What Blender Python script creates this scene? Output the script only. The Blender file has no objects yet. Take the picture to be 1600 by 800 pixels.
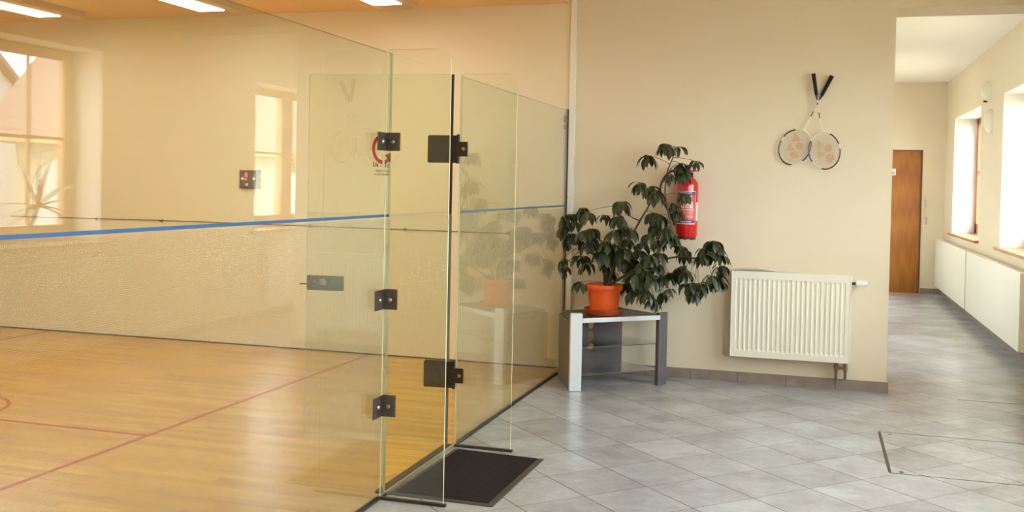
import bpy, bmesh, math, random
from mathutils import Vector, Matrix
S = bpy.context.scene
COL = S.collection
PI = math.pi
YC = 8.048          # plane of the court side wall and the lobby wall
XR = 3.81           # inner face of the window wall
YE = 16.26          # end of the corridor
YF1, YF2 = 4.39, 5.43

# ---------------------------------------------------------------- camera
cd = bpy.data.cameras.new('camera'); cam = bpy.data.objects.new('camera', cd); COL.objects.link(cam)
Rv = Vector((0.9569465, 0.2895552, 0.0202756)); Uv = Vector((-0.0253219, 0.0136918, 0.9995856)); Fv = Vector((-0.2891576, 0.9570634, -0.0204344))
cam.matrix_world = Matrix(((Rv.x, Uv.x, -Fv.x, 1.9632), (Rv.y, Uv.y, -Fv.y, 0.0), (Rv.z, Uv.z, -Fv.z, 1.5132), (0, 0, 0, 1)))
cd.sensor_width = 36.0; cd.lens = 36.0 * 1569.34 / 1600.0; cd.shift_y = -79.18 / 1600.0
cd.clip_start = 0.05; cd.clip_end = 300
S.camera = cam

# ---------------------------------------------------------------- world, sun, exposure
w = bpy.data.worlds.new('world'); S.world = w; w.use_nodes = True
bg = w.node_tree.nodes['Background']; bg.inputs[0].default_value = (0.88, 0.95, 1.0, 1); bg.inputs[1].default_value = 20.0
sd = bpy.data.lights.new('sun', 'SUN'); sun = bpy.data.objects.new('sun', sd); COL.objects.link(sun)
sd.energy = 3.0; sd.angle = 0.02; sd.color = (1, 0.95, 0.87)
sun.rotation_euler = Vector((0.75, 0.25, -0.9)).to_track_quat('-Z', 'Y').to_euler()
sun.location = (-10, -4, 14)
S.view_settings.view_transform = 'Standard'; S.view_settings.look = 'None'
S.view_settings.gamma = 1.0; S.view_settings.use_curve_mapping = False
S.view_settings.exposure = 0.09
cy = S.cycles
cy.use_denoising = True
cy.max_bounces = 10; cy.diffuse_bounces = 6; cy.glossy_bounces = 5; cy.transparent_max_bounces = 24
cy.transmission_bounces = 6; cy.sample_clamp_indirect = 40.0
cy.caustics_reflective = False; cy.caustics_refractive = False

# ---------------------------------------------------------------- materials
def srgb(r, g, b):
    f = lambda c: (c / 255) / 12.92 if c / 255 <= 0.04045 else ((c / 255 + 0.055) / 1.055) ** 2.4
    return (f(r), f(g), f(b), 1)
class NT:
    def __init__(s, name):
        s.m = bpy.data.materials.new(name); s.m.use_nodes = True; s.t = s.m.node_tree
        s.b = s.t.nodes['Principled BSDF']; s.out = s.t.nodes['Material Output']
    def n(s, typ, **k):
        x = s.t.nodes.new(typ)
        for a, v in k.items(): setattr(x, a, v)
        return x
    def l(s, a, b): s.t.links.new(a, b)
    def math(s, op, a, b=None, c=None):
        x = s.n('ShaderNodeMath', operation=op)
        for i, v in enumerate((a, b, c)):
            if v is None: continue
            if isinstance(v, (int, float)): x.inputs[i].default_value = v
            else: s.l(v, x.inputs[i])
        return x.outputs[0]
    def mix(s, f, a, b):
        x = s.n('ShaderNodeMix', data_type='RGBA')
        for i, v in ((0, f), (6, a), (7, b)):
            if isinstance(v, (int, float, tuple)): x.inputs[i].default_value = v
            else: s.l(v, x.inputs[i])
        return x.outputs[2]
    def pos(s):
        g = s.n('ShaderNodeNewGeometry'); sp = s.n('ShaderNodeSeparateXYZ'); s.l(g.outputs['Position'], sp.inputs[0]); return g, sp
    def noise(s, vec, scale, detail=3, rough=.5):
        x = s.n('ShaderNodeTexNoise'); x.inputs['Scale'].default_value = scale; x.inputs['Detail'].default_value = detail
        x.inputs['Roughness'].default_value = rough
        if vec is not None: s.l(vec, x.inputs['Vector'])
        return x.outputs['Fac']
def plain(name, col, rough=.5, metal=0, spec=.5, var=0.0, vs=8, bump=0.0, bs=60, emit=None, es=0):
    m = NT(name); m.b.inputs['Base Color'].default_value = col; m.b.inputs['Roughness'].default_value = rough
    m.b.inputs['Metallic'].default_value = metal; m.b.inputs['Specular IOR Level'].default_value = spec
    tc = m.n('ShaderNodeTexCoord')
    if var:
        f = m.noise(tc.outputs['Object'], vs)
        m.l(m.mix(f, tuple(c * (1 - var) for c in col[:3]) + (1,), tuple(min(1, c * (1 + var)) for c in col[:3]) + (1,)), m.b.inputs['Base Color'])
    if bump:
        f = m.noise(tc.outputs['Object'], bs); bm_ = m.n('ShaderNodeBump'); bm_.inputs['Strength'].default_value = bump
        bm_.inputs['Distance'].default_value = .01; m.l(f, bm_.inputs['Height']); m.l(bm_.outputs[0], m.b.inputs['Normal'])
    if emit: m.b.inputs['Emission Color'].default_value = emit; m.b.inputs['Emission Strength'].default_value = es
    return m.m

def glass_mat(name, tint, gain=1.0, rough=0.0):
    # thin clear pane: each face reflects by its angle (Schlick) and passes the rest through
    m = NT(name); g = m.n('ShaderNodeNewGeometry')
    d = m.n('ShaderNodeVectorMath', operation='DOT_PRODUCT'); m.l(g.outputs['Incoming'], d.inputs[0]); m.l(g.outputs['Normal'], d.inputs[1])
    c = m.math('ABSOLUTE', d.outputs['Value']); c = m.math('SUBTRACT', 1.0, c); c = m.math('POWER', c, 5.0)
    f = m.math('MULTIPLY_ADD', c, 0.955, 0.045); f = m.math('MINIMUM', m.math('MULTIPLY', f, gain), 1.0)
    tr = m.n('ShaderNodeBsdfTransparent'); tr.inputs[0].default_value = tint
    gl = m.n('ShaderNodeBsdfGlossy'); gl.inputs['Color'].default_value = (1, 1, 1, 1); gl.inputs['Roughness'].default_value = rough
    mx = m.n('ShaderNodeMixShader'); m.l(f, mx.inputs[0]); m.l(tr.outputs[0], mx.inputs[1]); m.l(gl.outputs[0], mx.inputs[2])
    m.l(mx.outputs[0], m.out.inputs['Surface']); return m.m

def film_mat(name, axis, alpha):
    # pale printed dots on clear film, 6 mm pitch
    m = NT(name); g, sp = m.pos()
    h = sp.outputs['Y'] if axis == 'Y' else sp.outputs['X']
    fx = m.math('FRACT', m.math('MULTIPLY', h, 1 / .0068)); fz = m.math('FRACT', m.math('MULTIPLY', sp.outputs['Z'], 1 / .0062))
    dx = m.math('POWER', m.math('SUBTRACT', fx, .5), 2); dz = m.math('POWER', m.math('SUBTRACT', fz, .5), 2)
    r = m.math('SQRT', m.math('ADD', dx, dz)); dot = m.math('LESS_THAN', r, .40)
    df = m.n('ShaderNodeBsdfDiffuse'); df.inputs[0].default_value = (.48, .54, .49, 1)
    tl = m.n('ShaderNodeBsdfTranslucent'); tl.inputs[0].default_value = (.48, .54, .49, 1)
    ad = m.n('ShaderNodeMixShader'); ad.inputs[0].default_value = .5; m.l(df.outputs[0], ad.inputs[1]); m.l(tl.outputs[0], ad.inputs[2])
    tr = m.n('ShaderNodeBsdfTransparent')
    mx = m.n('ShaderNodeMixShader'); m.l(m.math('MULTIPLY', dot, alpha), mx.inputs[0]); m.l(tr.outputs[0], mx.inputs[1]); m.l(ad.outputs[0], mx.inputs[2])
    m.l(mx.outputs[0], m.out.inputs['Surface']); return m.m

def tile_mat():
    m = NT('grey_floor_tile'); g, sp = m.pos()
    q1 = m.math('DIVIDE', m.math('SUBTRACT', m.math('ADD', sp.outputs['X'], sp.outputs['Y']), 6.75 - 52.6), .526)
    q2 = m.math('DIVIDE', m.math('SUBTRACT', m.math('SUBTRACT', sp.outputs['Y'], sp.outputs['X']), 2.81 - 52.5), .525)
    def line(q, wd):
        f = m.math('FRACT', q); a = m.math('ABSOLUTE', m.math('SUBTRACT', f, .5)); return m.math('GREATER_THAN', a, .5 - wd)
    l1 = line(q1, .0085); l2 = line(q2, .0050); ln = m.math('MAXIMUM', l1, l2)
    cb = m.n('ShaderNodeCombineXYZ'); m.l(m.math('FLOOR', q1), cb.inputs[0]); m.l(m.math('FLOOR', q2), cb.inputs[1])
    wn = m.n('ShaderNodeTexWhiteNoise', noise_dimensions='2D'); m.l(cb.outputs[0], wn.inputs['Vector'])
    n1 = m.noise(g.outputs['Position'], 3.0, 3, .55); n2 = m.noise(g.outputs['Position'], 14, 4, .6)
    n3 = m.noise(g.outputs['Position'], 45, 4, .6)
    f = m.math('ADD', m.math('MULTIPLY', n1, .6), m.math('MULTIPLY', n2, .32)); f = m.math('ADD', f, m.math('MULTIPLY', n3, .18)); f = m.math('ADD', f, m.math('MULTIPLY', wn.outputs['Value'], .15))
    cr = m.n('ShaderNodeMapRange'); cr.inputs[1].default_value = .42; cr.inputs[2].default_value = .80; m.l(f, cr.inputs[0])
    col = m.mix(cr.outputs[0], (.295, .295, .31, 1), (.48, .50, .53, 1))
    col = m.mix(ln, col, (.07, .05, .04, 1)); m.l(col, m.b.inputs['Base Color'])
    rg = m.math('MULTIPLY_ADD', ln, .4, .27); m.l(rg, m.b.inputs['Roughness'])
    m.b.inputs['Specular IOR Level'].default_value = .6
    return m.m

def parquet_mat():
    m = NT('sports_parquet'); g, sp = m.pos()
    row = m.math('FLOOR', m.math('DIVIDE', sp.outputs['Y'], .065))
    rw = m.n('ShaderNodeTexWhiteNoise', noise_dimensions='1D'); m.l(row, rw.inputs['W'])
    px = m.math('ADD', m.math('DIVIDE', sp.outputs['X'], .62), m.math('MULTIPLY', rw.outputs['Value'], 7.0))
    cb = m.n('ShaderNodeCombineXYZ'); m.l(m.math('FLOOR', px), cb.inputs[0]); m.l(row, cb.inputs[1])
    wn = m.n('ShaderNodeTexWhiteNoise', noise_dimensions='2D'); m.l(cb.outputs[0], wn.inputs['Vector'])
    mp = m.n('ShaderNodeMapping'); mp.inputs['Scale'].default_value = (.6, 9, 1); m.l(g.outputs['Position'], mp.inputs['Vector'])
    n1 = m.noise(mp.outputs[0], 3, 6, .6)
    f = m.math('ADD', m.math('MULTIPLY', n1, .75), m.math('MULTIPLY', wn.outputs['Value'], .32))
    cr = m.n('ShaderNodeMapRange'); cr.inputs[1].default_value = .2; cr.inputs[2].default_value = .9; m.l(f, cr.inputs[0])
    col = m.mix(cr.outputs[0], (.46, .225, .022, 1), (.82, .50, .075, 1))
    fy = m.math('ABSOLUTE', m.math('SUBTRACT', m.math('FRACT', m.math('DIVIDE', sp.outputs['Y'], .065)), .5))
    seam = m.math('MULTIPLY', m.math('GREATER_THAN', fy, .48), .40)
    # the wider joints between the laid boards
    fb = m.math('ABSOLUTE', m.math('SUBTRACT', m.math('FRACT', m.math('DIVIDE', m.math('SUBTRACT', sp.outputs['Y'], 5.27), 1.17)), .5))
    seam = m.math('MAXIMUM', seam, m.math('MULTIPLY', m.math('GREATER_THAN', fb, .497), .6))
    col = m.mix(seam, col, (.30, .13, .02, 1)); m.l(col, m.b.inputs['Base Color'])
    m.b.inputs['Roughness'].default_value = .33; m.b.inputs['Specular IOR Level'].default_value = .45
    return m.m

def wood_mat(name, c1, c2, sx=(14, 14, 1.0), rough=.4):
    m = NT(name); tc = m.n('ShaderNodeTexCoord'); mp = m.n('ShaderNodeMapping'); mp.inputs['Scale'].default_value = sx; m.l(tc.outputs['Object'], mp.inputs['Vector'])
    n = m.noise(mp.outputs[0], 2.2, 8, .65); wv = m.n('ShaderNodeTexWave', wave_type='RINGS'); wv.inputs['Scale'].default_value = .5; wv.inputs['Distortion'].default_value = 5
    m.l(mp.outputs[0], wv.inputs['Vector']); f = m.math('ADD', m.math('MULTIPLY', n, .6), m.math('MULTIPLY', wv.outputs['Fac'], .4))
    m.l(m.mix(f, c1, c2), m.b.inputs['Base Color']); m.b.inputs['Roughness'].default_value = rough; return m.m

def roof_mat():
    m = NT('red_roof_tile'); g, sp = m.pos()
    f = m.math('FRACT', m.math('DIVIDE', sp.outputs['Z'], .21)); h = m.math('FRACT', m.math('DIVIDE', sp.outputs['Y'], .25))
    r = m.math('FLOOR', m.math('DIVIDE', sp.outputs['Z'], .21)); wn = m.n('ShaderNodeTexWhiteNoise', noise_dimensions='1D'); m.l(r, wn.inputs['W'])
    sh = m.math('MULTIPLY', m.math('GREATER_THAN', f, .82), .55)
    c = m.mix(m.noise(g.outputs['Position'], 6), (.15, .085, .065, 1), (.21, .12, .09, 1)); c = m.mix(sh, c, (.07, .035, .025, 1))
    m.l(c, m.b.inputs['Base Color']); m.b.inputs['Roughness'].default_value = .8; return m.m

M = dict(
 lobby_wall=plain('cream_plaster', (.785, .69, .52, 1), .85, spec=.2, var=.03, vs=1.6, bump=.08, bs=220),
 reveal=plain('white_plaster', (.76, .745, .70, 1), .8, spec=.2, bump=.05, bs=200),
 court_wall=plain('court_plaster', (.82, .74, .57, 1), .62, spec=.35, var=.015, vs=1.2),
 court_ceil=plain('court_ceiling_bounce_tint', (.86, .62, .36, 1), .9, spec=.1),  # white-ish ceiling, warm floor bounce painted into its peach colour
 ceil=plain('white_ceiling_paint', (.87, .84, .77, 1), .9, spec=.1),
 tile=tile_mat(), parquet=parquet_mat(),
 skirt=plain('grey_tile_skirting', (.27, .215, .18, 1), .5, var=.4, vs=9, bump=.1, bs=40),
 grout=plain('grout', (.07, .055, .045, 1), .9),
 glass=glass_mat('clear_glass', (.94, .975, .94, 1), 1.35),
 fin_glass=glass_mat('fin_glass', (.965, .985, .95, 1), 1.0),
 door_glass=glass_mat('green_glass', (.945, .967, .92, 1), .8),
 window_glass=glass_mat('window_glass', (.98, .99, .985, 1), 1.0),
 shelf_glass=glass_mat('smoked_glass', (.80, .80, .76, 1), 1.3),
 edge=plain('glass_edge_green', (.50, .62, .46, 1), .25, spec=.8),
 edge_dark=plain('glass_edge_dark', (.16, .13, .07, 1), .3, spec=.7),
 edge_pale=plain('glass_edge_pale', (.66, .66, .44, 1), .2, spec=.8),
 film_y=film_mat('dotted_film', 'Y', .20), film_x=film_mat('dotted_film_door', 'X', .18),
 steel=plain('brushed_steel', (.10, .078, .062, 1), .4, metal=.5, var=.08, vs=30),
 bolt=plain('bolt_steel', (.34, .29, .24, 1), .3, metal=1),
 bronze=plain('black_hinge_metal', (.022, .017, .014, 1), .45, metal=.3),
 seal_clear=plain('clear_seal', (.10, .15, .11, 1), .3),
 black=plain('black_rubber', (.012, .010, .009, 1), .6),
 channel=plain('bronze_channel', (.09, .055, .025, 1), .4, metal=.5),
 rail=plain('dark_floor_rail', (.05, .042, .035, 1), .5, metal=.4),
 line_metal=plain('threshold_metal', (.55, .48, .34, 1), .35, metal=.8),
 blue=plain('blue_tape', (.025, .115, .26, 1), .5),
 red_line=plain('red_court_line', (.50, .11, .05, 1), .5),
 sand_line=plain('ochre_court_line', (.48, .20, .05, 1), .5),
 red_ink=plain('red_sticker_ink', (.28, .01, .008, 1), .5),
 black_ink=plain('black_sticker_ink', (.03, .025, .02, 1), .5),
 grey_ink=plain('grey_sticker_ink', (.20, .18, .13, 1), .6),
 wire=plain('grey_wire', (.18, .15, .12, 1), .5, metal=.4),
 mat_pile=plain('mat_pile', (.021, .017, .017, 1), .95, spec=.15, var=.35, vs=60, bump=.6, bs=400),
 mat_edge=plain('mat_rubber_edge', (.045, .034, .027, 1), .6),
 white_metal=plain('white_radiator_enamel', (.84, .81, .68, 1), .38, spec=.5),
 grille_dark=plain('grille_shadow', (.20, .17, .12, 1), .7),
 white_plastic=plain('white_plastic', (.85, .83, .76, 1), .4),
 paper=plain('white_paper', (.83, .80, .70, 1), .8),
 copper=plain('valve_brass', (.30, .20, .14, 1), .35, metal=.8),
 ext_red=plain('extinguisher_red', (.60, .008, .012, 1), .22, spec=.7),
 label_red=plain('label_red', (.66, .045, .035, 1), .35),
 label_white=plain('label_white', (.80, .76, .72, 1), .4),
 label_navy=plain('label_navy', (.035, .035, .16, 1), .4),
 silver=plain('silver_board', (.66, .69, .70, 1), .32, metal=.25, spec=.6),
 grey_board=plain('grey_board', (.12, .11, .115, 1), .5, var=.1, vs=12),
 dark_board=plain('dark_stand_board', (.05, .043, .04, 1), .38, spec=.6),
 terracotta=plain('orange_pot_plastic', (.78, .105, .012, 1), .45, spec=.4),
 saucer=plain('brown_saucer_plastic', (.50, .10, .03, 1), .45, spec=.4),
 soil=plain('potting_soil', (.035, .022, .014, 1), 1, var=.5, vs=80, bump=.8, bs=120),
 stem=plain('woody_stem', (.060, .050, .028, 1), .75, var=.3, vs=60),
 petiole=plain('green_petiole', (.10, .115, .035, 1), .6),
 string=plain('racket_string', (.70, .64, .50, 1), .5),
 string_mark=plain('string_ink', (.68, .36, .22, 1), .6),
 racket_white=plain('racket_white', (.78, .74, .66, 1), .3),
 racket_dark=plain('racket_dark', (.03, .018, .022, 1), .3),
 racket_violet=plain('racket_violet', (.045, .025, .10, 1), .3),
 grip=plain('black_grip_tape', (.012, .011, .011, 1), .85, bump=.5, bs=90),
 frame_wood=wood_mat('reddish_window_wood', (.33, .10, .035, 1), (.50, .20, .08, 1)),
 frame_light=wood_mat('light_window_wood', (.52, .27, .10, 1), (.66, .38, .16, 1)),
 sill=wood_mat('brown_sill_wood', (.38, .15, .055, 1), (.52, .24, .10, 1), (14, 1, 14)),
 door_wood=wood_mat('orange_door_veneer', (.27, .078, .004, 1), (.44, .165, .014, 1), (22, 22, 1.4)),
 door_trim=plain('dark_door_edge', (.16, .055, .02, 1), .5),
 sconce=plain('white_sconce_glass', (.85, .80, .66, 1), .35),
 panel_dark=plain('control_panel_dark', (.045, .025, .018, 1), .4),
 led=plain('red_led', (.8, .02, .02, 1), .4, emit=(1, .03, .02, 1), es=6),
 lamp_white=plain('lamp_diffuser', (.9, .8, .6, 1), .5, emit=(1, .90, .70, 1), es=11.5),
 lamp_body=plain('lamp_housing', (.62, .43, .24, 1), .5),
 aloe=plain('pale_aloe_green', (.26, .33, .15, 1), .5, var=.2, vs=20),
 bark=plain('aloe_bark', (.20, .15, .09, 1), .8), white_pot=plain('white_pot_glaze', (.7, .62, .52, 1), .4),
 pink=plain('pink_petal', (.75, .15, .28, 1), .6), leaf_light=plain('bright_leaf', (.10, .20, .05, 1), .5),
 roof=roof_mat(), house=plain('house_render', (.36, .32, .24, 1), .9), house_trim=plain('house_timber', (.40, .26, .14, 1), .8),
 house_white=plain('house_white', (.44, .43, .41, 1), .9), grass=plain('lawn', (.30, .28, .20, 1), .95, var=.4, vs=3),
 house_door=plain('barn_door_timber', (.22, .15, .09, 1), .8), bush=plain('bush_green', (.09, .15, .05, 1), .8, var=.5, vs=9),
)
def leaf_mat():
    m = NT('schefflera_leaf'); oi = m.n('ShaderNodeObjectInfo')
    tc = m.n('ShaderNodeTexCoord'); f = m.math('MULTIPLY_ADD', m.noise(tc.outputs['Object'], 14), .8, m.math('MULTIPLY', oi.outputs['Random'], .35))
    m.l(m.mix(f, (.012, .019, .009, 1), (.052, .066, .024, 1)), m.b.inputs['Base Color'])
    m.b.inputs['Roughness'].default_value = .36; m.b.inputs['Specular IOR Level'].default_value = .45
    return m.m
M['leaf'] = leaf_mat()

# ---------------------------------------------------------------- mesh helpers
class B:
    """collects shapes for ONE mesh"""
    def __init__(s): s.bm = bmesh.new(); s.mi = 0; s.T = None
    def v(s, p):
        p = Vector(p)
        return s.bm.verts.new(s.T @ p if s.T is not None else p)
    def face(s, vs, mi=None):
        try: f = s.bm.faces.new(vs)
        except ValueError: return None
        f.material_index = s.mi if mi is None else mi; return f
    def box(s, x0, x1, y0, y1, z0, z1, mi=None, mis=None):
        c = [s.v((x, y, z)) for z in (z0, z1) for y in (y0, y1) for x in (x0, x1)]
        # order of faces: bottom, top, -y, +y, -x, +x
        for k, q in enumerate(((0, 2, 3, 1), (4, 5, 7, 6), (0, 1, 5, 4), (2, 6, 7, 3), (0, 4, 6, 2), (1, 3, 7, 5))):
            s.face([c[i] for i in q], mis[k] if mis else mi)
        return s
    def prism(s, poly, z0, z1, mi=None):
        a = [s.v((x, y, z0)) for x, y in poly]; b = [s.v((x, y, z1)) for x, y in poly]; n = len(poly)
        s.face(list(reversed(a)), mi); s.face(b, mi)
        for i in range(n): s.face([a[i], a[(i + 1) % n], b[(i + 1) % n], b[i]], mi)
        return s
    def extrude(s, pts, d, mi=None, side=None):
        """closed 3D outline pushed along d"""
        d = Vector(d); a = [s.v(p) for p in pts]; b = [s.v(Vector(p) + d) for p in pts]; n = len(pts)
        s.face(list(reversed(a)), mi); s.face(b, mi)
        for i in range(n): s.face([a[i], a[(i + 1) % n], b[(i + 1) % n], b[i]], side if side is not None else mi)
        return s
    def tube(s, pts, r, seg=8, mi=None, cap=True):
        pts = [Vector(p) for p in pts]; rs = r if isinstance(r, (list, tuple)) else [r] * len(pts); rings = []
        up = None
        for i, p in enumerate(pts):
            t = (pts[min(i + 1, len(pts) - 1)] - pts[max(i - 1, 0)]).normalized()
            if up is None: up = Vector((0, 0, 1)) if abs(t.z) < .9 else Vector((1, 0, 0))
            a = t.cross(up).normalized(); b = a.cross(t).normalized(); up = b
            rings.append([s.v(p + (a * math.cos(2 * PI * k / seg) + b * math.sin(2 * PI * k / seg)) * rs[i]) for k in range(seg)])
        for i in range(len(rings) - 1):
            for k in range(seg): s.face([rings[i][k], rings[i][(k + 1) % seg], rings[i + 1][(k + 1) % seg], rings[i + 1][k]], mi)
        if cap: s.face(rings[0][::-1], mi); s.face(rings[-1], mi)
        return s
    def loop(s, pts, r, seg=6, mis=None):
        """closed tube"""
        n = len(pts); pts = [Vector(p) for p in pts]; c = sum(pts, Vector()) / n; nrm = (pts[0] - c).cross(pts[n // 4] - c).normalized(); rings = []
        for i, p in enumerate(pts):
            t = (pts[(i + 1) % n] - pts[i - 1]).normalized(); a = t.cross(nrm).normalized()
            rings.append([s.v(p + (a * math.cos(2 * PI * k / seg) + nrm * math.sin(2 * PI * k / seg)) * r) for k in range(seg)])
        for i in range(n):
            for k in range(seg): s.face([rings[i][k], rings[i][(k + 1) % seg], rings[(i + 1) % n][(k + 1) % seg], rings[(i + 1) % n][k]], mis(i / n) if mis else None)
        return s
    def lathe(s, prof, c=(0, 0, 0), seg=32, mi=None, axis='Z', arc=None, closed=True):
        rings = []
        for r, z in prof:
            ring = []
            for k in range(seg):
                a = 2 * PI * k / seg; x, y = r * math.cos(a), r * math.sin(a)
                p = {'Z': (x, y, z), 'Y': (x, z, y), 'X': (z, x, y)}[axis]
                ring.append(s.v(Vector(c) + Vector(p)))
            rings.append(ring)
        for i in range(len(rings) - 1):
            for k in range(seg): s.face([rings[i][k], rings[i][(k + 1) % seg], rings[i + 1][(k + 1) % seg], rings[i + 1][k]], mi)
        if closed: s.face(rings[0][::-1], mi); s.face(rings[-1], mi)
        return s
    def grid(s, nx, ny, fn, mi=None):
        g = [[s.v(fn(i / (nx - 1), j / (ny - 1))) for i in range(nx)] for j in range(ny)]
        for j in range(ny - 1):
            for i in range(nx - 1): s.face([g[j][i], g[j][i + 1], g[j + 1][i + 1], g[j + 1][i]], mi)
        return s
def obj(name, b, mats, parent=None, world=True, smooth=False, bevel=0, **props):
    bm = b.bm; bmesh.ops.recalc_face_normals(bm, faces=bm.faces)
    if world and parent is not None:
        p, off = parent, Vector()
        while p is not None: off += p.location; p = p.parent
        bmesh.ops.translate(bm, verts=bm.verts, vec=-off)
    me = bpy.data.meshes.new(name); bm.to_mesh(me); bm.free()
    for m in (mats if isinstance(mats, (list, tuple)) else [mats]): me.materials.append(M[m] if isinstance(m, str) else m)
    if smooth:
        for f in me.polygons: f.use_smooth = True
        try: me.set_sharp_from_angle(angle=math.radians(40))
        except Exception: pass
    o = bpy.data.objects.new(name, me); COL.objects.link(o)
    if parent is not None: o.parent = parent
    if bevel:
        md = o.modifiers.new('bevel', 'BEVEL'); md.width = bevel; md.segments = 2; md.limit_method = 'ANGLE'
    for k, v in props.items(): o[k] = v
    return o
def thing(name, label, cat, loc=(0, 0, 0), group=None, rot=0):
    o = bpy.data.objects.new(name, None); COL.objects.link(o); o.location = loc; o.rotation_euler = (0, 0, rot); o.empty_display_size = .1
    o['label'] = label; o['category'] = cat
    if group: o['group'] = group
    return o
def tag(o, label, cat, group=None):
    o['label'] = label; o['category'] = cat
    if group: o['group'] = group
    return o
def struct(name, b, mats, parent=None, **k):
    o = obj(name, b, mats, parent, **k)
    if parent is None: o['kind'] = 'structure'
    return o
def sempty(name, loc):
    o = bpy.data.objects.new(name, None); COL.objects.link(o); o.location = loc; o['kind'] = 'structure'; return o
def text_bm(b, s, size, M4, mi=0, ext=.0006, bold=0):
    cu = bpy.data.curves.new('lettering', 'FONT'); cu.body = s; cu.size = size; cu.extrude = ext; cu.align_x = 'LEFT'; cu.offset = bold; cu.resolution_u = 3
    o = bpy.data.objects.new('lettering', cu); me = bpy.data.meshes.new_from_object(o)
    n0 = len(b.bm.verts); f0 = len(b.bm.faces); b.bm.from_mesh(me); b.bm.verts.ensure_lookup_table(); b.bm.faces.ensure_lookup_table()
    for v in b.bm.verts[n0:]: v.co = M4 @ v.co
    for f in b.bm.faces[f0:]: f.material_index = mi
    bpy.data.objects.remove(o); bpy.data.curves.remove(cu); bpy.data.meshes.remove(me)
    return b

# ================================================================ THE SETTING
struct('floor', B().box(0, XR + .43, -3, YE + .3, -.12, 0), 'tile')
struct('court_floor', B().box(-7.2, 0, 1.6, YC, -.12, 0), 'parquet')
struct('ceiling', B().box(0, XR + .43, -3, YE + .3, 3.178, 3.35), 'ceil')
struct('court_ceiling', B().box(-7.2, 0, 1.6, YC, 3.01, 3.35), 'court_ceil')
struct('wall_back', B().box(0, 2.508, YC, YC + .43, 0, 3.178), 'lobby_wall')
struct('wall_court_side', B().box(-7.2, 0, YC, YC + .43, -.12, 3.35), 'court_wall')
struct('wall_court_front', B().box(-7.4, -7.2, 1.4, YC + .43, -.12, 3.35), 'court_wall')
struct('wall_court_near', B().box(-7.2, 0, 1.4, 1.6, -.12, 3.35), 'court_wall')
struct('wall_left', B().box(-.2, 0, -3, 1.6, -.12, 3.35), 'lobby_wall')
struct('wall_near', B().box(-.2, XR + .43, -3.2, -3, -.12, 3.35), 'lobby_wall')
struct('wall_header', B().box(2.508, XR, YC, YC + .43, 2.895, 3.178), 'lobby_wall')
struct('wall_corridor_left', B().box(2.30, 2.508, YC + .43, YE, 0, 3.178), 'reveal')

# window wall with its openings
WIN = [(12.98, 15.33), (9.52, 11.50), (5.10, 7.12), (.9, 4.2), (-2.0, -.6)]  # last two are unseen windows, added and widened to light the lobby
ZB, ZT, XO = .965, 2.575, XR + .43
b = B(); ys = [-3.2]
for a, c in sorted(WIN): ys += [a, c]
ys.append(YE + .3)
for i in range(0, len(ys), 2): b.box(XR, XO, ys[i], ys[i + 1], -.12, 3.35)
for a, c in WIN: b.box(XR, XO, a, c, -.12, ZB - .03); b.box(XR, XO, a, c, ZT, 3.35)
struct('wall_right', b, 'lobby_wall')
for i, (a, c) in enumerate(WIN):
    w_ = sempty('window_%d' % (i + 1), (XR + .3, (a + c) / 2, ZB))
    fm = 'frame_wood' if i == 0 else 'frame_light'
    # white plastered reveal lining
    struct('reveal', B().box(XR + .001, XR + .29, c - .012, c, ZB, ZT).box(XR + .001, XR + .29, a, a + .012, ZB, ZT).box(XR + .001, XR + .29, a, c, ZT - .012, ZT), 'reveal', w_)
    x0, x1 = XR + .29, XR + .36
    fb = B(); m_ = (a + c) / 2 - .02 if i != 1 else 10.70
    if i == 2: m_ = 6.10
    for y0, y1 in ((a, a + .10), (c - .12, c)): fb.box(x0, x1, y0, y1, ZB, ZT)
    pw = .13 if i == 1 else .07
    fb.box(x0 - .015, x1, m_ - pw, m_ + pw, ZB, ZT); fb.box(x0, x1, a, c, ZB, ZB + .14); fb.box(x0, x1, a, c, ZT - .10, ZT)
    struct('window_frame', fb, fm, w_, bevel=.004)
    mb = B(); mb.box(x0 + .02, x1 - .02, a, c, 1.81, 1.835)
    if i == 2: mb.box(x0 + .02, x1 - .02, 6.615, 6.64, ZB, ZT)
    struct('muntin', mb, fm, w_)
    struct('pane', B().box(x0 + .03, x0 + .036, a + .05, c - .05, ZB + .05, ZT - .05), 'window_glass', w_)
    struct('window_handle', B().tube([(x0 - .015, m_ + .09, 1.72), (x0 - .05, m_ + .09, 1.72), (x0 - .055, m_ + .10, 1.60)], .010), 'white_plastic' , w_, smooth=True)
    struct('window_sill', B().box(XR - .05, XR + .29, a - .09, c + .07, ZB - .03, ZB), 'sill', w_, bevel=.004)

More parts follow.
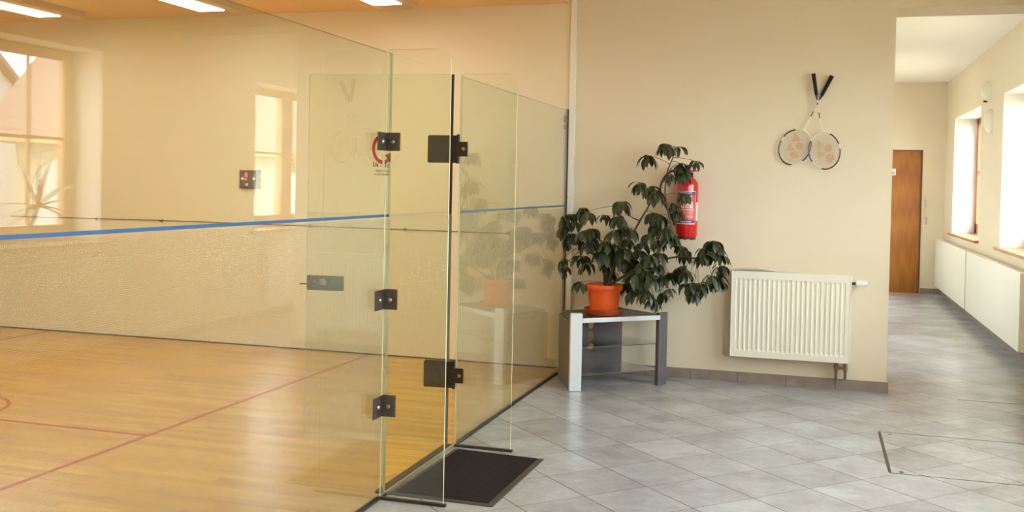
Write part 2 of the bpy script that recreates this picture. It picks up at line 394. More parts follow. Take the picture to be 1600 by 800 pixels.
# corridor end wall with the wooden door
struct('wall_end', B().box(2.30, 2.62, YE, YE + .3, 0, 3.178).box(3.49, XR, YE, YE + .3, 0, 3.178).box(2.62, 3.49, YE, YE + .3, 2.16, 3.178), 'lobby_wall')
d_ = sempty('door_1', (3.05, YE + .05, 0))
struct('door_leaf', B().box(2.62, 3.475, YE + .02, YE + .06, 0, 2.15), 'door_wood', d_)
struct('door_frame', B().box(3.472, 3.49, YE - .01, YE + .1, 0, 2.16).box(2.62, 3.49, YE - .01, YE + .1, 2.145, 2.16), 'door_trim', d_)
struct('strike_plate', B().box(3.53, 3.56, YE - .012, YE, 1.30, 1.42).box(3.54, 3.575, YE - .02, YE, 1.04, 1.16).tube([(3.54, YE - .03, 1.36), (3.545, YE - .03, 1.1)], .006), 'line_metal', d_)
sg = tag(obj('door_sign', B().box(3.01, 3.115, YE - .002, YE + .02, 1.775, 1.875, 0).box(3.03, 3.10, YE - .003, YE - .001, 1.80, 1.815, 1).box(3.03, 3.08, YE - .003, YE - .001, 1.83, 1.84, 1), ['label_white', 'label_red']),
    'small white sign with red print on the wooden corridor door', 'sign')

# skirting tiles
def skirt(name, horizontal, fixed, a, c, cuts, h=.082, t=.012, sgn=-1):
    b = B(); e = [a] + [q for q in cuts if a < q < c] + [c]
    for i in range(len(e) - 1):
        p, q = e[i] + (.002 if i else 0), e[i + 1] - .002
        lo, hi = sorted((fixed, fixed + sgn * t))
        if horizontal: b.box(p, q, lo, hi, 0, h, 0)
        else: b.box(lo, hi, p, q, 0, h, 0)
    lo, hi = sorted((fixed, fixed + sgn * t * .55))
    if horizontal: b.box(a, c, lo, hi, 0, h - .004, 1)
    else: b.box(lo, hi, a, c, 0, h - .004, 1)
    return struct(name, b, ['skirt', 'grout'])
skirt('baseboard_back', True, YC, .06, 2.52, [.31, .68, 1.042, 1.41, 1.778, 2.141])
skirt('baseboard_corner', False, 2.508, YC, YC + .43, [], sgn=1)
skirt('baseboard_end', True, YE, 3.50, XR, [3.7])
skirt('baseboard_right', False, XR, -3, YE - .012, [-2.9 + .37 * k for k in range(60)])
skirt('baseboard_corridor_left', False, 2.508, YC + .43, YE, [8.5 + .37 * k for k in range(25)], sgn=1)

# court lines painted on the parquet
struct('trim_1', B().box(-1.762, -1.732, 1.6, YC - .01, 0, .0012).box(-2.9 - 4.3, -1.762, 4.98, 5.01, 0, .0012), 'red_line')
b = B(); cxy = (-3.43, 5.085); n = 64
ri, ro = .422, .448
a0 = [b.v((cxy[0] + ri * math.cos(2 * PI * k / n), cxy[1] + ri * math.sin(2 * PI * k / n), .0013)) for k in range(n)]
a1 = [b.v((cxy[0] + ro * math.cos(2 * PI * k / n), cxy[1] + ro * math.sin(2 * PI * k / n), .0013)) for k in range(n)]
for k in range(n): b.face([a0[k], a0[(k + 1) % n], a1[(k + 1) % n], a1[k]])
struct('trim_2', b, 'red_line')
struct('trim_3', B().box(-5.16, -5.12, 1.6, YC - .01, 0, .0012), 'sand_line')
# dark joint where the court wall meets its floor
struct('trim_4', B().box(-7.2, 0, YC - .006, YC, 0, .012), 'channel')
# threshold of the court opening: dark strip and metal line
struct('trim_5', B().box(-.05, -.006, 4.46, 5.42, 0, .014, 0).box(-.006, .006, 4.40, 5.44, 0, .012, 1), ['rail', 'line_metal'])
# metal floor channel under both glass walls
struct('trim_6', B().box(-.014, .014, 1.6, 4.46, 0, .009), 'rail')
struct('trim_7', B().box(-.014, .014, 5.44, YC - .01, 0, .009), 'rail')
# white cable trunking in the corner
struct('trim_8', B().box(.012, .058, YC - .028, YC, 0, 1.418).box(.012, .058, YC - .028, YC, 1.424, 3.178), 'white_plastic')

# far floor joint of the second access panel
struct('trim_9', B().box(3.0, 3.8, 7.995, 8.003, 0, .001), 'grout')

# ================================================================ GLASS WALLS
def pane_box(b, x0, x1, y0, y1, z0, z1, main, mis): b.box(x0, x1, y0, y1, z0, z1, mis=mis)
# near panel
g1 = thing('glass_partition', 'large clear glass panel of the court wall, nearest one, left of the open door', 'glass partition', (0, 3.0, 0))
obj('pane', B().box(-.006, .006, 1.62, 4.452, .009, 2.13, mis=(1, 2, 1, 3, 0, 0)), ['glass', 'edge', 'edge_dark', 'edge'], g1)
obj('blue_line', B().box(.0062, .0072, 1.62, 4.44, 1.348, 1.360), 'blue', g1, label='blue tape line')
obj('dotted_film', B().grid(2, 2, lambda u, v: (.0068, 1.64 + 2.79 * u, .02 + 1.32 * v)), 'film_y', g1, label='dotted film on the lower glass')
# sticker: open red ring with arrow head, lettering beneath
b = B(); cy_, cz = 4.352, 1.668; N = 40
pts = []
A0, A1 = math.radians(100), math.radians(318)
prev = None
for k in range(N + 1):
    a = A0 + (A1 - A0) * k / N
    if abs(math.degrees(a) - 277) < 3: prev = None; continue
    cur = (b.v((.0076, cy_ + .088 * math.cos(a), cz + .052 * math.sin(a))), b.v((.0076, cy_ + .118 * math.cos(a), cz + .070 * math.sin(a))))
    if prev: b.face([prev[0], prev[1], cur[1], cur[0]])
    prev = cur
ah = [(.0076, cy_ + .025, cz - .028), (.0076, cy_ + .094, cz - .012), (.0076, cy_ + .094, cz - .060)]
b.face([b.v(p) for p in ah])
st = obj('sticker_ring', b, 'red_ink', g1, label='red ring arrow sticker')
b = B()
def yz(y, z, sx=1): return Matrix(((0, 0, 1, .0076), (sx, 0, 0, y), (0, 1, 0, z), (0, 0, 0, 1)))
for ch, y, sz in (('I', 4.247, .034), ('N', 4.272, .026), ('-', 4.325, .03), ('T', 4.372, .034), ('C', 4.410, .024)):
    text_bm(b, ch, sz, yz(y, 1.583, 1.55), bold=.0006)
obj('sticker_lettering', b, 'black_ink', g1)
b = B(); random.seed(3)
for r, z in enumerate((1.562, 1.546)):
    y = 4.275 - .012 * r
    while y < 4.43:
        wd = random.uniform(.004, .011); b.box(.0070, .0076, y, y + wd, z, z + random.uniform(.004, .009)); y += wd + random.uniform(.003, .008)
obj('sticker_small_print', b, 'grey_ink', g1)
# far panel
g2 = thing('glass_partition', 'clear glass panel of the court wall between the door and the plant corner', 'glass partition', (0, 6.7, 0))
obj('pane', B().box(-.006, .006, 5.450, YC - .03, .009, 2.13, mis=(1, 2, 3, 1, 0, 0)), ['glass', 'edge', 'edge_dark', 'edge'], g2)
obj('blue_line', B().box(.0062, .0072, 5.45, YC - .04, 1.345, 1.357), 'blue', g2, label='blue tape line')
obj('dotted_film', B().grid(2, 2, lambda u, v: (.0068, 5.46 + 2.55 * u, .02 + 1.31 * v)), 'film_y', g2, label='dotted film on the lower glass')
obj('wall_channel', B().box(-.014, .012, YC - .032, YC - .001, .009, 2.14), 'channel', g2, label='dark bronze wall channel')
b = B(); random.seed(8)
for k in range(9):
    y = 7.88 + random.uniform(0, .11); z = 2.02 + random.uniform(0, .05); b.box(.0070, .0076, y, y + .014, z, z + .008)
b.extrude([(.0070, 7.885, 2.075), (.0070, 7.915, 2.02), (.0070, 7.925, 2.04), (.0070, 7.905, 2.085)], (.0006, 0, 0))
b.box(.0070, .0076, 7.94, 7.985, 2.06, 2.066); b.box(.0070, .0076, 7.90, 7.985, 1.995, 2.004); b.box(.0070, .0076, 7.90, 7.93, 1.97, 1.985)
obj('etched_logo', b, 'grey_ink', g2)

def fin(y, length, label):
    t = thing('glass_fin', label, 'glass fin', (.16, y, 0), 'glass fins beside the court door')
    r = .065; H = 2.14; x0 = .0075
    o = [(x0, y - .005, .012), (length, y - .005, .012)]
    for k in range(9):
        a = PI / 2 * k / 8; o.append((length - r + r * math.cos(a), y - .005, H - r + r * math.sin(a)))
    o.append((x0, y - .005, H))
    obj('pane', B().extrude(o, (0, .010, 0), 0, 1), ['fin_glass', 'edge_pale'], t)
    obj('floor_rail', B().box(x0, length + .012, y - .012, y + .010, 0, .013), 'rail', t)
    return t
fin(YF1, .330, 'upright glass fin with rounded corner, near side of the court door and black mat')
fin(YF2 - .004, .343, 'upright glass fin with rounded corner, far side of the court door behind the black mat')

# steel L clamps that hold the near fin to the near panel
for name_, z0, z1 in (('topmost', 1.662, 1.748), ('middle', .910, 1.005), ('lowest', .400, .500)):
    zc = (z0 + z1) / 2
    t = thing('glass_clamp', '%s of the three steel clamps joining glass panel to near glass fin' % name_, 'clamp', (.04, YF1 - .02, zc), 'steel clamps on the near glass fin')
    b = B().box(.0078, .013, YF1 - .102, YF1 - .0065, z0, z1).box(.0078, .082, YF1 - .012, YF1 - .0065, z0, z1)
    obj('plate', b, 'steel', t, bevel=.0015)
    b = B().box(.010, .075, YF1 + .0065, YF1 + .012, z0, z1); obj('back_plate', b, 'steel', t)
    for x_, y_, ax in ((.013, YF1 - .052, 'X'), (.046, YF1 - .012, 'Y')):
        b = B()
        if ax == 'X': b.lathe([(.013, 0), (.013, .004), (.009, .008), (.003, .010)], (x_, y_, zc), 18, axis='X')
        else: b.lathe([(.011, 0), (.011, -.004), (.008, -.008), (.003, -.010)], (x_, y_, zc), 18, axis='Y')
        obj('bolt', b, 'bolt', t, smooth=True)

# the open glass door, swung into the court
DH = Vector((-.045, 5.437)); DE = Vector((-.915, 5.345)); dd = (DE - DH).normalized(); dn = Vector((-dd.y, dd.x))
if dn.y > 0: dn = -dn
dt = thing('glass_door', 'frameless glass court door standing open into the court, with steel lock', 'door', (DH.x, DH.y, 0))
def dp(s, off, z): p = DH + dd * s + dn * off; return (p.x, p.y, z)
def dbox(b, s0, s1, o0, o1, z0, z1, mis=None, mi=None):
    c = [b.v(dp(s, o, z)) for z in (z0, z1) for o in (o0, o1) for s in (s0, s1)]
    for k, q in enumerate(((0, 2, 3, 1), (4, 5, 7, 6), (0, 1, 5, 4), (2, 6, 7, 3), (0, 4, 6, 2), (1, 3, 7, 5))): b.face([c[i] for i in q], mis[k] if mis else mi)
    return b
L_ = (DE - DH).length
obj('pane', dbox(B(), .012, L_, -.005, .005, .012, 2.14, mis=(1, 1, 0, 0, 1, 1)), ['door_glass', 'edge'], dt)
obj('dotted_film', B().grid(2, 2, lambda u, v: dp(.015 + (L_ - .02) * u, .0062, .03 + 1.30 * v)), 'film_x', dt)
obj('edge_seal', dbox(B(), -.002, .012, -.007, .007, 1.335, 2.14), 'black', dt, label='black rubber edge seal')
obj('edge_seal', dbox(B(), -.004, .012, -.006, .006, .012, 1.334), 'seal_clear', dt, label='greenish clear lower edge seal')
def rbox_outline(s0, s1, z0, z1, r, off):
    o = []
    for cx_, cz_, a0 in ((s1 - r, z1 - r, 0), (s0 + r, z1 - r, 90), (s0 + r, z0 + r, 180), (s1 - r, z0 + r, 270)):
        for k in range(5):
            a = math.radians(a0 + 90 * k / 4); o.append(dp(cx_ + r * math.cos(a), off, cz_ + r * math.sin(a)))
    return o
dn3 = Vector((dn.x, dn.y, 0))
for lab, z0, z1 in (('upper black hinge', 1.632, 1.790), ('lower black hinge', .335, .488)):
    zc = (z0 + z1) / 2
    h = obj('hinge', B().extrude(rbox_outline(-.002, .142, z0, z1, .010, .0065), dn3 * .009), 'bronze', dt, label=lab)
    b = B(); dbox(b, .0, .14, -.016, -.0065, z0, z1); dbox(b, -.040, .0, -.012, .016, z0, z1)
    b.tube([(-.006, 5.425, z0 - .004), (-.006, 5.425, z1 + .006)], .008, 12)
    b.box(-.012, .055, YF2 - .022, YF2 - .0105, zc - .042, zc + .042)
    obj('knuckle', b, 'bronze', h)
    b = B().lathe([(.011, 0), (.011, -.003), (.007, -.005)], (.034, YF2 - .022, zc), 18, axis='Y'); obj('bolt', b, 'bolt', h, smooth=True)
lk = obj('lock', dbox(B(), L_ - .235, L_ - .008, .0065, .016, .868, .955), 'bronze', dt, bevel=.002, label='steel lock plate')
b = B(); p0 = dp(L_ - .11, .016, .918); b.lathe([(.020, 0), (.020, -.006), (.012, -.008)], p0, 20, axis='Y'); p1 = dp(L_ - .055, .016, .918); b.lathe([(.006, 0), (.006, -.004)], p1, 12, axis='Y')
obj('cylinder', b, 'bolt', lk, smooth=True)
obj('latch_lever', B().tube([dp(L_ - .03, .02, .905), dp(L_ + .035, .02, .903)], .005), 'steel', lk, smooth=True)

# doormat
m_ = thing('doormat', 'black doormat with rubber border on the grey tiles at the court door', 'doormat', (.3, 4.9, 0))
NL, NR, FR_, FL_ = Vector((.012, 4.463)), Vector((.55, 4.457)), Vector((.564, 5.341)), Vector((.03, 5.372))
cc = (NL + NR + FR_ + FL_) / 4
outer = [NL, NR, FR_, FL_]; inner = [p + (cc - p) * .0 + Vector((.03 if p.x < .3 else -.03, .03 if p.y < 4.9 else -.03)) for p in outer]
b = B(); lo = [b.v((p.x, p.y, 0)) for p in outer]; ou = [b.v((p.x + (.004 if p.x < .3 else -.004), p.y + (.004 if p.y < 4.9 else -.004), .004)) for p in outer]; inn = [b.v((p.x, p.y, .008)) for p in inner]; inb = [b.v((p.x, p.y, .003)) for p in inner]
for i in range(4):
    j = (i + 1) % 4; b.face([lo[i], lo[j], ou[j], ou[i]]); b.face([ou[i], ou[j], inn[j], inn[i]]); b.face([inn[i], inn[j], inb[j], inb[i]])
b.face(lo); obj('border', b, 'mat_edge', m_)
ins = [p + (Vector((.002 if p.x < .3 else -.002, .002 if p.y < 4.9 else -.002))) for p in inner]
obj('pile', B().prism([(p.x, p.y) for p in ins], .002, .011), 'mat_pile', m_)

# floor hatch
ht = thing('floor_hatch', 'tiled floor access hatch with a steel edge strip in the lobby floor', 'floor hatch', (2.9, 6.25, 0))
obj('edge_strip', B().box(2.376, 2.390, 5.772, 6.72, 0, .0016), 'steel', ht, label='steel edge strip')
obj('joint', B().box(2.390, 2.393, 5.772, 6.72, 0, .0011).box(2.38, 3.75, 5.757, 5.763, 0, .0011).box(2.38, 3.75, 6.728, 6.731, 0, .0011), 'grout', ht)
for y_ in (5.80, 6.685): obj('screw', B().lathe([(.011, 0), (.011, .0016), (.008, .002)], (2.445, y_, 0), 14), 'rail', ht)

# ================================================================ COURT FITTINGS
for i, (x_, lab) in enumerate(((-4.60, 'long fluorescent ceiling light of the court, leftmost of the three'), (-2.94, 'long fluorescent ceiling light of the court, middle of the three'), (-1.335, 'long fluorescent ceiling light of the court, nearest the glass and rightmost'))):
    for y0, y1 in ((5.35, 7.66),):
        t = thing('ceiling_light', lab, 'light', (x_, (y0 + y1) / 2, 3.01), 'ceiling lights of the court')
        hw = .15
        b = B(); b.extrude([(x_ - hw, y0, 3.01), (x_ - hw, y0, 2.955), (x_ - hw + .03, y0, 2.93), (x_ + hw - .03, y0, 2.93), (x_ + hw, y0, 2.955), (x_ + hw, y0, 3.01)], (0, y1 - y0, 0))
        obj('housing', b, 'lamp_body', t)
        obj('diffuser', B().box(x_ - hw + .03, x_ + hw - .03, y0 + .1, y1 - .28, 2.922, 2.9295), 'lamp_white', t)
# unseen second bank of lamps, added to light the near half of the court
for x_ in (-5.6, -3.4, -1.335):
    t = thing('ceiling_light', 'unseen ceiling light added over the near half of the court', 'light', (x_, 3.3, 3.01), 'added near ceiling lights of the court')
    obj('housing', B().box(x_ - .15, x_ + .15, 2.2, 4.4, 2.93, 3.01), 'lamp_body', t)
    obj('diffuser', B().box(x_ - .12, x_ + .12, 2.3, 4.3, 2.922, 2.9295), 'lamp_white', t)

wt = thing('wall_wire', 'thin grey line with small arrow heads running along the court side wall', 'wire', (-3, YC, 1.107))
obj('strand', B().tube([(-5.62, YC - .006, 1.104), (-3.9, YC - .006, 1.114), (-.48, YC - .006, 1.104)], .0045, 6), 'wire', wt)
for x_ in (-4.625, -3.895, -2.35, -1.436, -.50):
    obj('arrow_head', B().extrude([(x_ - .022, YC - .008, 1.108), (x_ + .022, YC - .008, 1.126), (x_ + .012, YC - .008, 1.108), (x_ + .022, YC - .008, 1.090)], (0, .007, 0)), 'wire', wt)

cp = thing('control_panel', 'small dark control panel with red digit on the court side wall', 'control panel', (-2.95, YC, 1.51))
obj('housing', B().box(-3.052, -2.85, YC - .03, YC, 1.432, 1.597), 'panel_dark', cp, bevel=.004)
b = B(); text_bm(b, '6', .060, Matrix(((1, 0, 0, -2.995), (0, 0, -1, YC - .0315), (0, 1, 0, 1.535), (0, 0, 0, 1))), bold=.001)
text_bm(b, '00', .022, Matrix(((1, 0, 0, -2.995), (0, 0, -1, YC - .0315), (0, 1, 0, 1.508), (0, 0, 0, 1)))); obj('display', b, 'led', cp)
for x_, z_ in ((-3.018, 1.520), (-2.972, 1.466), (-2.90, 1.52)): obj('button', B().lathe([(.013, 0), (.013, -.006), (.009, -.008)], (x_, YC - .03, z_), 18, axis='Y'), 'label_white', cp)

# ================================================================ RADIATORS
def radiator(loc, rot, W, H, D, n, label, group=None, valve=False, grooves=True):
    t = thing('radiator', label, 'radiator', loc, group, rot)
    k = dict(world=False)
    # body box: back panel and sides, front at y=-D (local), wall at y=+.03
    obj('side_cover', B().box(0, .012, -D, 0, 0, H), 'white_metal', t, bevel=.003, **k); obj('side_cover', B().box(W - .012, W, -D, 0, 0, H), 'white_metal', t, bevel=.003, **k)
    obj('back_panel', B().box(.012, W - .012, -.02, 0, .01, H - .02).box(.10, .14, 0, .0295, .1, H - .1).box(W - .14, W - .10, 0, .0295, .1, H - .1), 'white_metal', t, **k)
    b = B(); m0, z0, z1 = .035, .045, H - .055; per = 8
    xs = [.012, m0 - .002]
    rows = [(.004, 0), (z0, 0), (z0 + .018, 1), (z1 - .018, 1), (z1, 0), (H - .004, 0)]
    cols = []
    if grooves:
        p = (W - 2 * m0) / n; cols.append((.012, 0)); cols.append((m0 - .004, 0))
        for i in range(n):
            for f, d in ((.05, 0), (.20, 1), (.66, 1), (.81, 0), (.98, 0)): cols.append((m0 + p * (i + f), d))
        cols.append((W - .012, 0))
    else: cols = [(.012, 0), (W - .012, 0)]
    g = [[b.v((x, -D + .001 - (0 if not grooves else 0) + .0065 * d * r, z)) for x, d in cols] for z, r in rows]
    for j in range(len(rows) - 1):
        for i in range(len(cols) - 1): b.face([g[j][i], g[j][i + 1], g[j + 1][i + 1], g[j + 1][i]])
    # return edges
    b.box(.012, W - .012, -D + .0015, -D + .016, .0, .006); b.box(.012, W - .012, -D + .0015, -D + .016, H - .006, H)
    obj('front_panel', b, 'white_metal', t, **k)
    b = B(); b.box(.012, W - .012, -D + .016, -.02, H - .02, H - .012, 1)
    b.box(.012, W - .012, -D + .016, -D + .024, H - .012, H, 0); b.box(.012, W - .012, -.03, -.02, H - .012, H, 0)
    nn = int(W / .011)
    for i in range(nn): b.box(.015 + (W - .03) * i / nn, .015 + (W - .03) * (i + .55) / nn, -D + .024, -.03, H - .012, H - .001, 0)
    obj('top_grille', b, ['white_metal', 'grille_dark'], t, **k)
    return t
r1 = radiator((1.354, YC - .03, .222), 0, .884, .664, .098, 23, 'white ribbed panel radiator on the lobby wall between plant and corridor')
b = B()
vt = obj('thermostat_valve', B().lathe([(.010, 0), (.010, .03)], (.884, -.045, .60), 12, axis='X', mi=1).lathe([(.017, .03), (.024, .034), (.026, .05), (.024, .085), (.021, .108), (.015, .112)], (.884, -.045, .60), 20, axis='X', mi=0), ['white_plastic', 'rail'], r1, world=False, smooth=True)
for x_ in (.79, .855):
    obj('supply_valve', B().tube([(x_, -.045, .004), (x_, -.045, -.035)], .014, 12).tube([(x_, -.045, -.035), (x_, -.045, -.072)], [.019, .015], 6).tube([(x_, -.045, -.072), (x_, -.045, -.105), (x_, -.02, -.128), (x_, .008, -.130)], [.011, .010, .009, .009], 10).tube([(x_, -.045, -.05), (x_, -.078, -.05)], .008, 8), 'copper', r1, world=False, smooth=True)
obj('valve_bridge', B().box(.79, .855, -.055, -.035, -.055, -.035), 'copper', r1, world=False)
# the sheet lying on it
b = B(); X0, X1, Y0, Y1 = 1.375, 1.70, YC - .13, YC - .03
def sheet(u, v, o=0): return (X0 + (X1 - X0) * u, Y0 + (Y1 - Y0) * v, .8875 + o + .028 * math.sin(2.4 * u) * (1 - u) + .004 * math.sin(9 * u + 3 * v) ** 2 + .004 * (1 - v) * math.sin(PI * u))
nx, ny = 18, 5
top = [[b.v(sheet(i / (nx - 1), j / (ny - 1), .006)) for i in range(nx)] for j in range(ny)]
bot = [[b.v(sheet(i / (nx - 1), j / (ny - 1), 0)) for i in range(nx)] for j in range(ny)]
for j in range(ny - 1):
    for i in range(nx - 1): b.face([top[j][i], top[j][i + 1], top[j + 1][i + 1], top[j + 1][i]]); b.face([bot[j][i], bot[j + 1][i], bot[j + 1][i + 1], bot[j][i + 1]])
for j in range(ny - 1):
    for i in (0, nx - 1): b.face([top[j][i], top[j + 1][i], bot[j + 1][i], bot[j][i]])
for i in range(nx - 1):
    for j in (0, ny - 1): b.face([top[j][i], top[j][i + 1], bot[j][i + 1], bot[j][i]])
tag(obj('folded_cloth', b, 'paper', smooth=True), 'white folded cloth lying on the left end of the lobby radiator', 'cloth')
# under the windows (rotated so that the front faces the corridor)
for (y0, y1, lab) in ((12.97, 16.05, 'white flat radiator under the corridor window nearest the wooden door'), (9.62, 12.86, 'long white flat radiator under the corridor window, at the right edge of the photo'), (4.75, 7.25, 'white flat radiator under the near lobby window, seen reflected in the glass')):
    radiator((XR - .03, y1, .145), -PI / 2, y1 - y0, .69, .10, 30, lab, 'radiators under the windows', grooves=False)

# wall sconces between the corridor windows
for z0, z1, y_, lab, up in ((2.565, 2.785, 12.43, 'upper white half-shell wall lamp between the two corridor windows', 1), (2.19, 2.457, 12.2, 'lower white half-shell wall lamp between the two corridor windows', 0)):
    t = thing('wall_lamp', lab, 'lamp', (XR, y_, z0)); h_ = z1 - z0
    b = B(); prof = [(.35, 0), (.75, .12), (1, .35), (1, .65), (.8, .88), (.4, 1.0)]; rings = []
    for r, z in prof: rings.append([b.v((XR - .085 * r * math.sin(PI * k / 10), y_ + .11 * r * math.cos(PI * k / 10), z0 + h_ * z)) for k in range(11)])
    for i in range(len(rings) - 1):
        for k in range(10): b.face([rings[i][k], rings[i][k + 1], rings[i + 1][k + 1], rings[i + 1][k]])
    b.face(rings[0]); b.face(rings[-1]); obj('shade', b, 'sconce', t, smooth=True)
    if up: obj('base_cap', B().lathe([(.022, -.012), (.02, .008)], (XR - .04, y_, z0), 14), 'rail', t)
    obj('back_plate', B().box(XR - .006, XR, y_ - .06, y_ + .06, z0 + .01, z1 - .01), 'white_plastic', t)

# ================================================================ TV STAND IN THE CORNER
ts = thing('corner_stand', 'low grey and silver corner stand with glass shelves under the potted plant', 'stand', (.45, 7.6, 0))
FL0, FL1 = Vector((.262, 7.176)), Vector((.346, 7.210))
FR0, FR1 = Vector((.842, 7.664)), Vector((.895, 7.748))
nl = Vector((-.37, .93)); nr = Vector((-.85, .53))
P = lambda *a: [(q.x, q.y) for q in a]
b = B().prism(P(FL0, FL1, FL1 + nl * .045, FL0 + nl * .045), 0, .578)
obj('leg', b, 'silver', ts, bevel=.006, label='silver front board leg')
b = B().prism(P(FR0, FR1, FR1 + nr * .032, FR0 + nr * .032), 0, .555)
rl = obj('leg', b, 'grey_board', ts, bevel=.003, label='silver right leg with its shade painted grey')  # same silver board turned from the light, shade put into the grey colour
cR = (FR0 + FR1) / 2 + Vector((.85, -.53)) * .001
for z in (.085, .465): obj('screw', B().lathe([(.006, 0), (.006, .003)], (cR.x, cR.y, z), 10, axis='X'), 'bolt', rl)
s0 = FL0 + nl * .045; sB = Vector((.052, 7.672))
sd_ = (sB - s0).normalized(); sn = Vector((sd_.y, -sd_.x))
obj('side_panel', B().prism(P(s0 + sd_ * .001, sB, sB + sn * .02, s0 + sd_ * .001 + sn * .02), 0, .512), 'grey_board', ts, bevel=.002)
# back panel with four round cable holes
BL, BR_ = Vector((.075, 7.682)), Vector((.487, 8.030)); bd = (BR_ - BL); bl = bd.length; bd.normalize(); bn = Vector((-bd.y, bd.x))
b = B(); hs = .262; holes = [.405, .325, .235, .085]; hr = .030
edges = [0.002] + [(holes[i] + holes[i + 1]) / 2 for i in range(3)][::-1] + [.502]
zs = sorted(holes)
def bp(s, z, o=0): p = BL + bd * s + bn * o; return (p.x, p.y, z)
for i, zc in enumerate(zs):
    z0, z1 = edges[i], edges[i + 1]
    for off in (0, .016):
        N = 24; ring = [b.v(bp(hs + hr * math.cos(2 * PI * k / N), zc + hr * math.sin(2 * PI * k / N), off)) for k in range(N)]
        sq = []
        for k in range(N):
            c_, s_ = math.cos(2 * PI * k / N), math.sin(2 * PI * k / N)
            tx = (bl - hs) / c_ if c_ > 1e-6 else (-hs / c_ if c_ < -1e-6 else 1e9)
            tz = (z1 - zc) / s_ if s_ > 1e-6 else ((z0 - zc) / s_ if s_ < -1e-6 else 1e9)
            t_ = min(tx, tz); sq.append(b.v(bp(hs + c_ * t_, zc + s_ * t_, off)))
        cn = {}
        for k in range(N):
            k2 = (k + 1) % N; vs = [ring[k], ring[k2], sq[k2], sq[k]]
            # add the rectangle's corner where the sweep passes it
            a1, a2 = 2 * PI * k / N, 2 * PI * (k + 1) / N
            for sx, zz in ((bl, z1), (0, z1), (0, z0), (bl, z0)):
                a = math.atan2(zz - zc, sx - hs) % (2 * PI)
                if a1 + 1e-6 < a < a2 - 1e-6: vs = [ring[k], ring[k2], sq[k2], b.v(bp(sx, zz, off)), sq[k]]
            b.face(vs)
        if off == 0: r0 = ring
    for k in range(24): b.face([r0[k], r0[(k + 1) % 24], ring[(k + 1) % 24], ring[k]])
b.extrude([bp(bl, 0.002, 0), bp(bl, .502, 0), bp(bl + .003, .502, 0), bp(bl + .003, .002, 0)], (bn.x * .016, bn.y * .016, 0))
obj('back_panel', b, 'grey_board', ts)
top = [(.285, 7.222), (.842, 7.690), (.862, 7.74), (.50, 8.030), (.075, 7.675), (.245, 7.235)]
obj('top_board', B().prism(top, .513, .535), 'dark_board', ts, bevel=.002)
f0, f1 = Vector((.335, 7.222)), Vector((.842, 7.668)); fd = (f1 - f0).normalized(); fn_ = Vector((fd.y, -fd.x))
obj('front_trim', B().prism(P(f0, f1, f1 + fn_ * .016, f0 + fn_ * .016), .505, .540), 'silver', ts, bevel=.004, label='silver trim along the front edge of the top')
for z in (.312, .108):
    sh = [(.30, 7.245), (.835, 7.70), (.845, 7.735), (.50, 8.00), (.13, 7.70), (.245, 7.36)]
    s_ = obj('glass_shelf', B().prism(sh, z, z + .006), ['shelf_glass'], ts)
    obj('shelf_edge', B().prism([(.300, 7.2445), (.835, 7.6995), (.8335, 7.7010), (.2985, 7.246)], z + .0003, z + .0057), 'edge_dark', s_)
    for q in ((.825, 7.70), (.265, 7.34), (.47, 7.985), (.125, 7.68)): obj('shelf_pin', B().lathe([(.008, -.010), (.008, .0)], (q[0], q[1], z), 10), 'bolt', s_)

# ================================================================ THE POTTED SCHEFFLERA
pt = thing('potted_plant', 'large dark green umbrella plant in an orange pot on the corner stand', 'potted plant', (.43, 7.56, .535))
PC = (.43, 7.56)
obj('saucer', B().lathe([(.115, .536), (.132, .540), (.153, .583), (.148, .585), (.125, .548), (.02, .546)], (PC[0], PC[1], 0), 40), 'saucer', pt, smooth=True)
b = B(); rib = lambda a: 1
prof = [(.098, .549), (.104, .552), (.118, .66), (.124, .715), (.126, .722), (.137, .724), (.140, .730), (.142, .762), (.138, .768), (.131, .764), (.126, .735), (.110, .60), (.10, .556)]
b.lathe(prof, (PC[0], PC[1], 0), 48); obj('pot', b, 'terracotta', pt, smooth=True)
obj('soil', B().grid(14, 14, lambda u, v: (PC[0] + (u - .5) * 2 * .122 * math.sqrt(max(0, 1 - .5 * (2 * v - 1) ** 2)), PC[1] + (v - .5) * 2 * .122 * math.sqrt(max(0, 1 - .5 * (2 * u - 1) ** 2)), .742 + .006 * math.sin(31 * u) * math.cos(27 * v))), 'soil', pt)
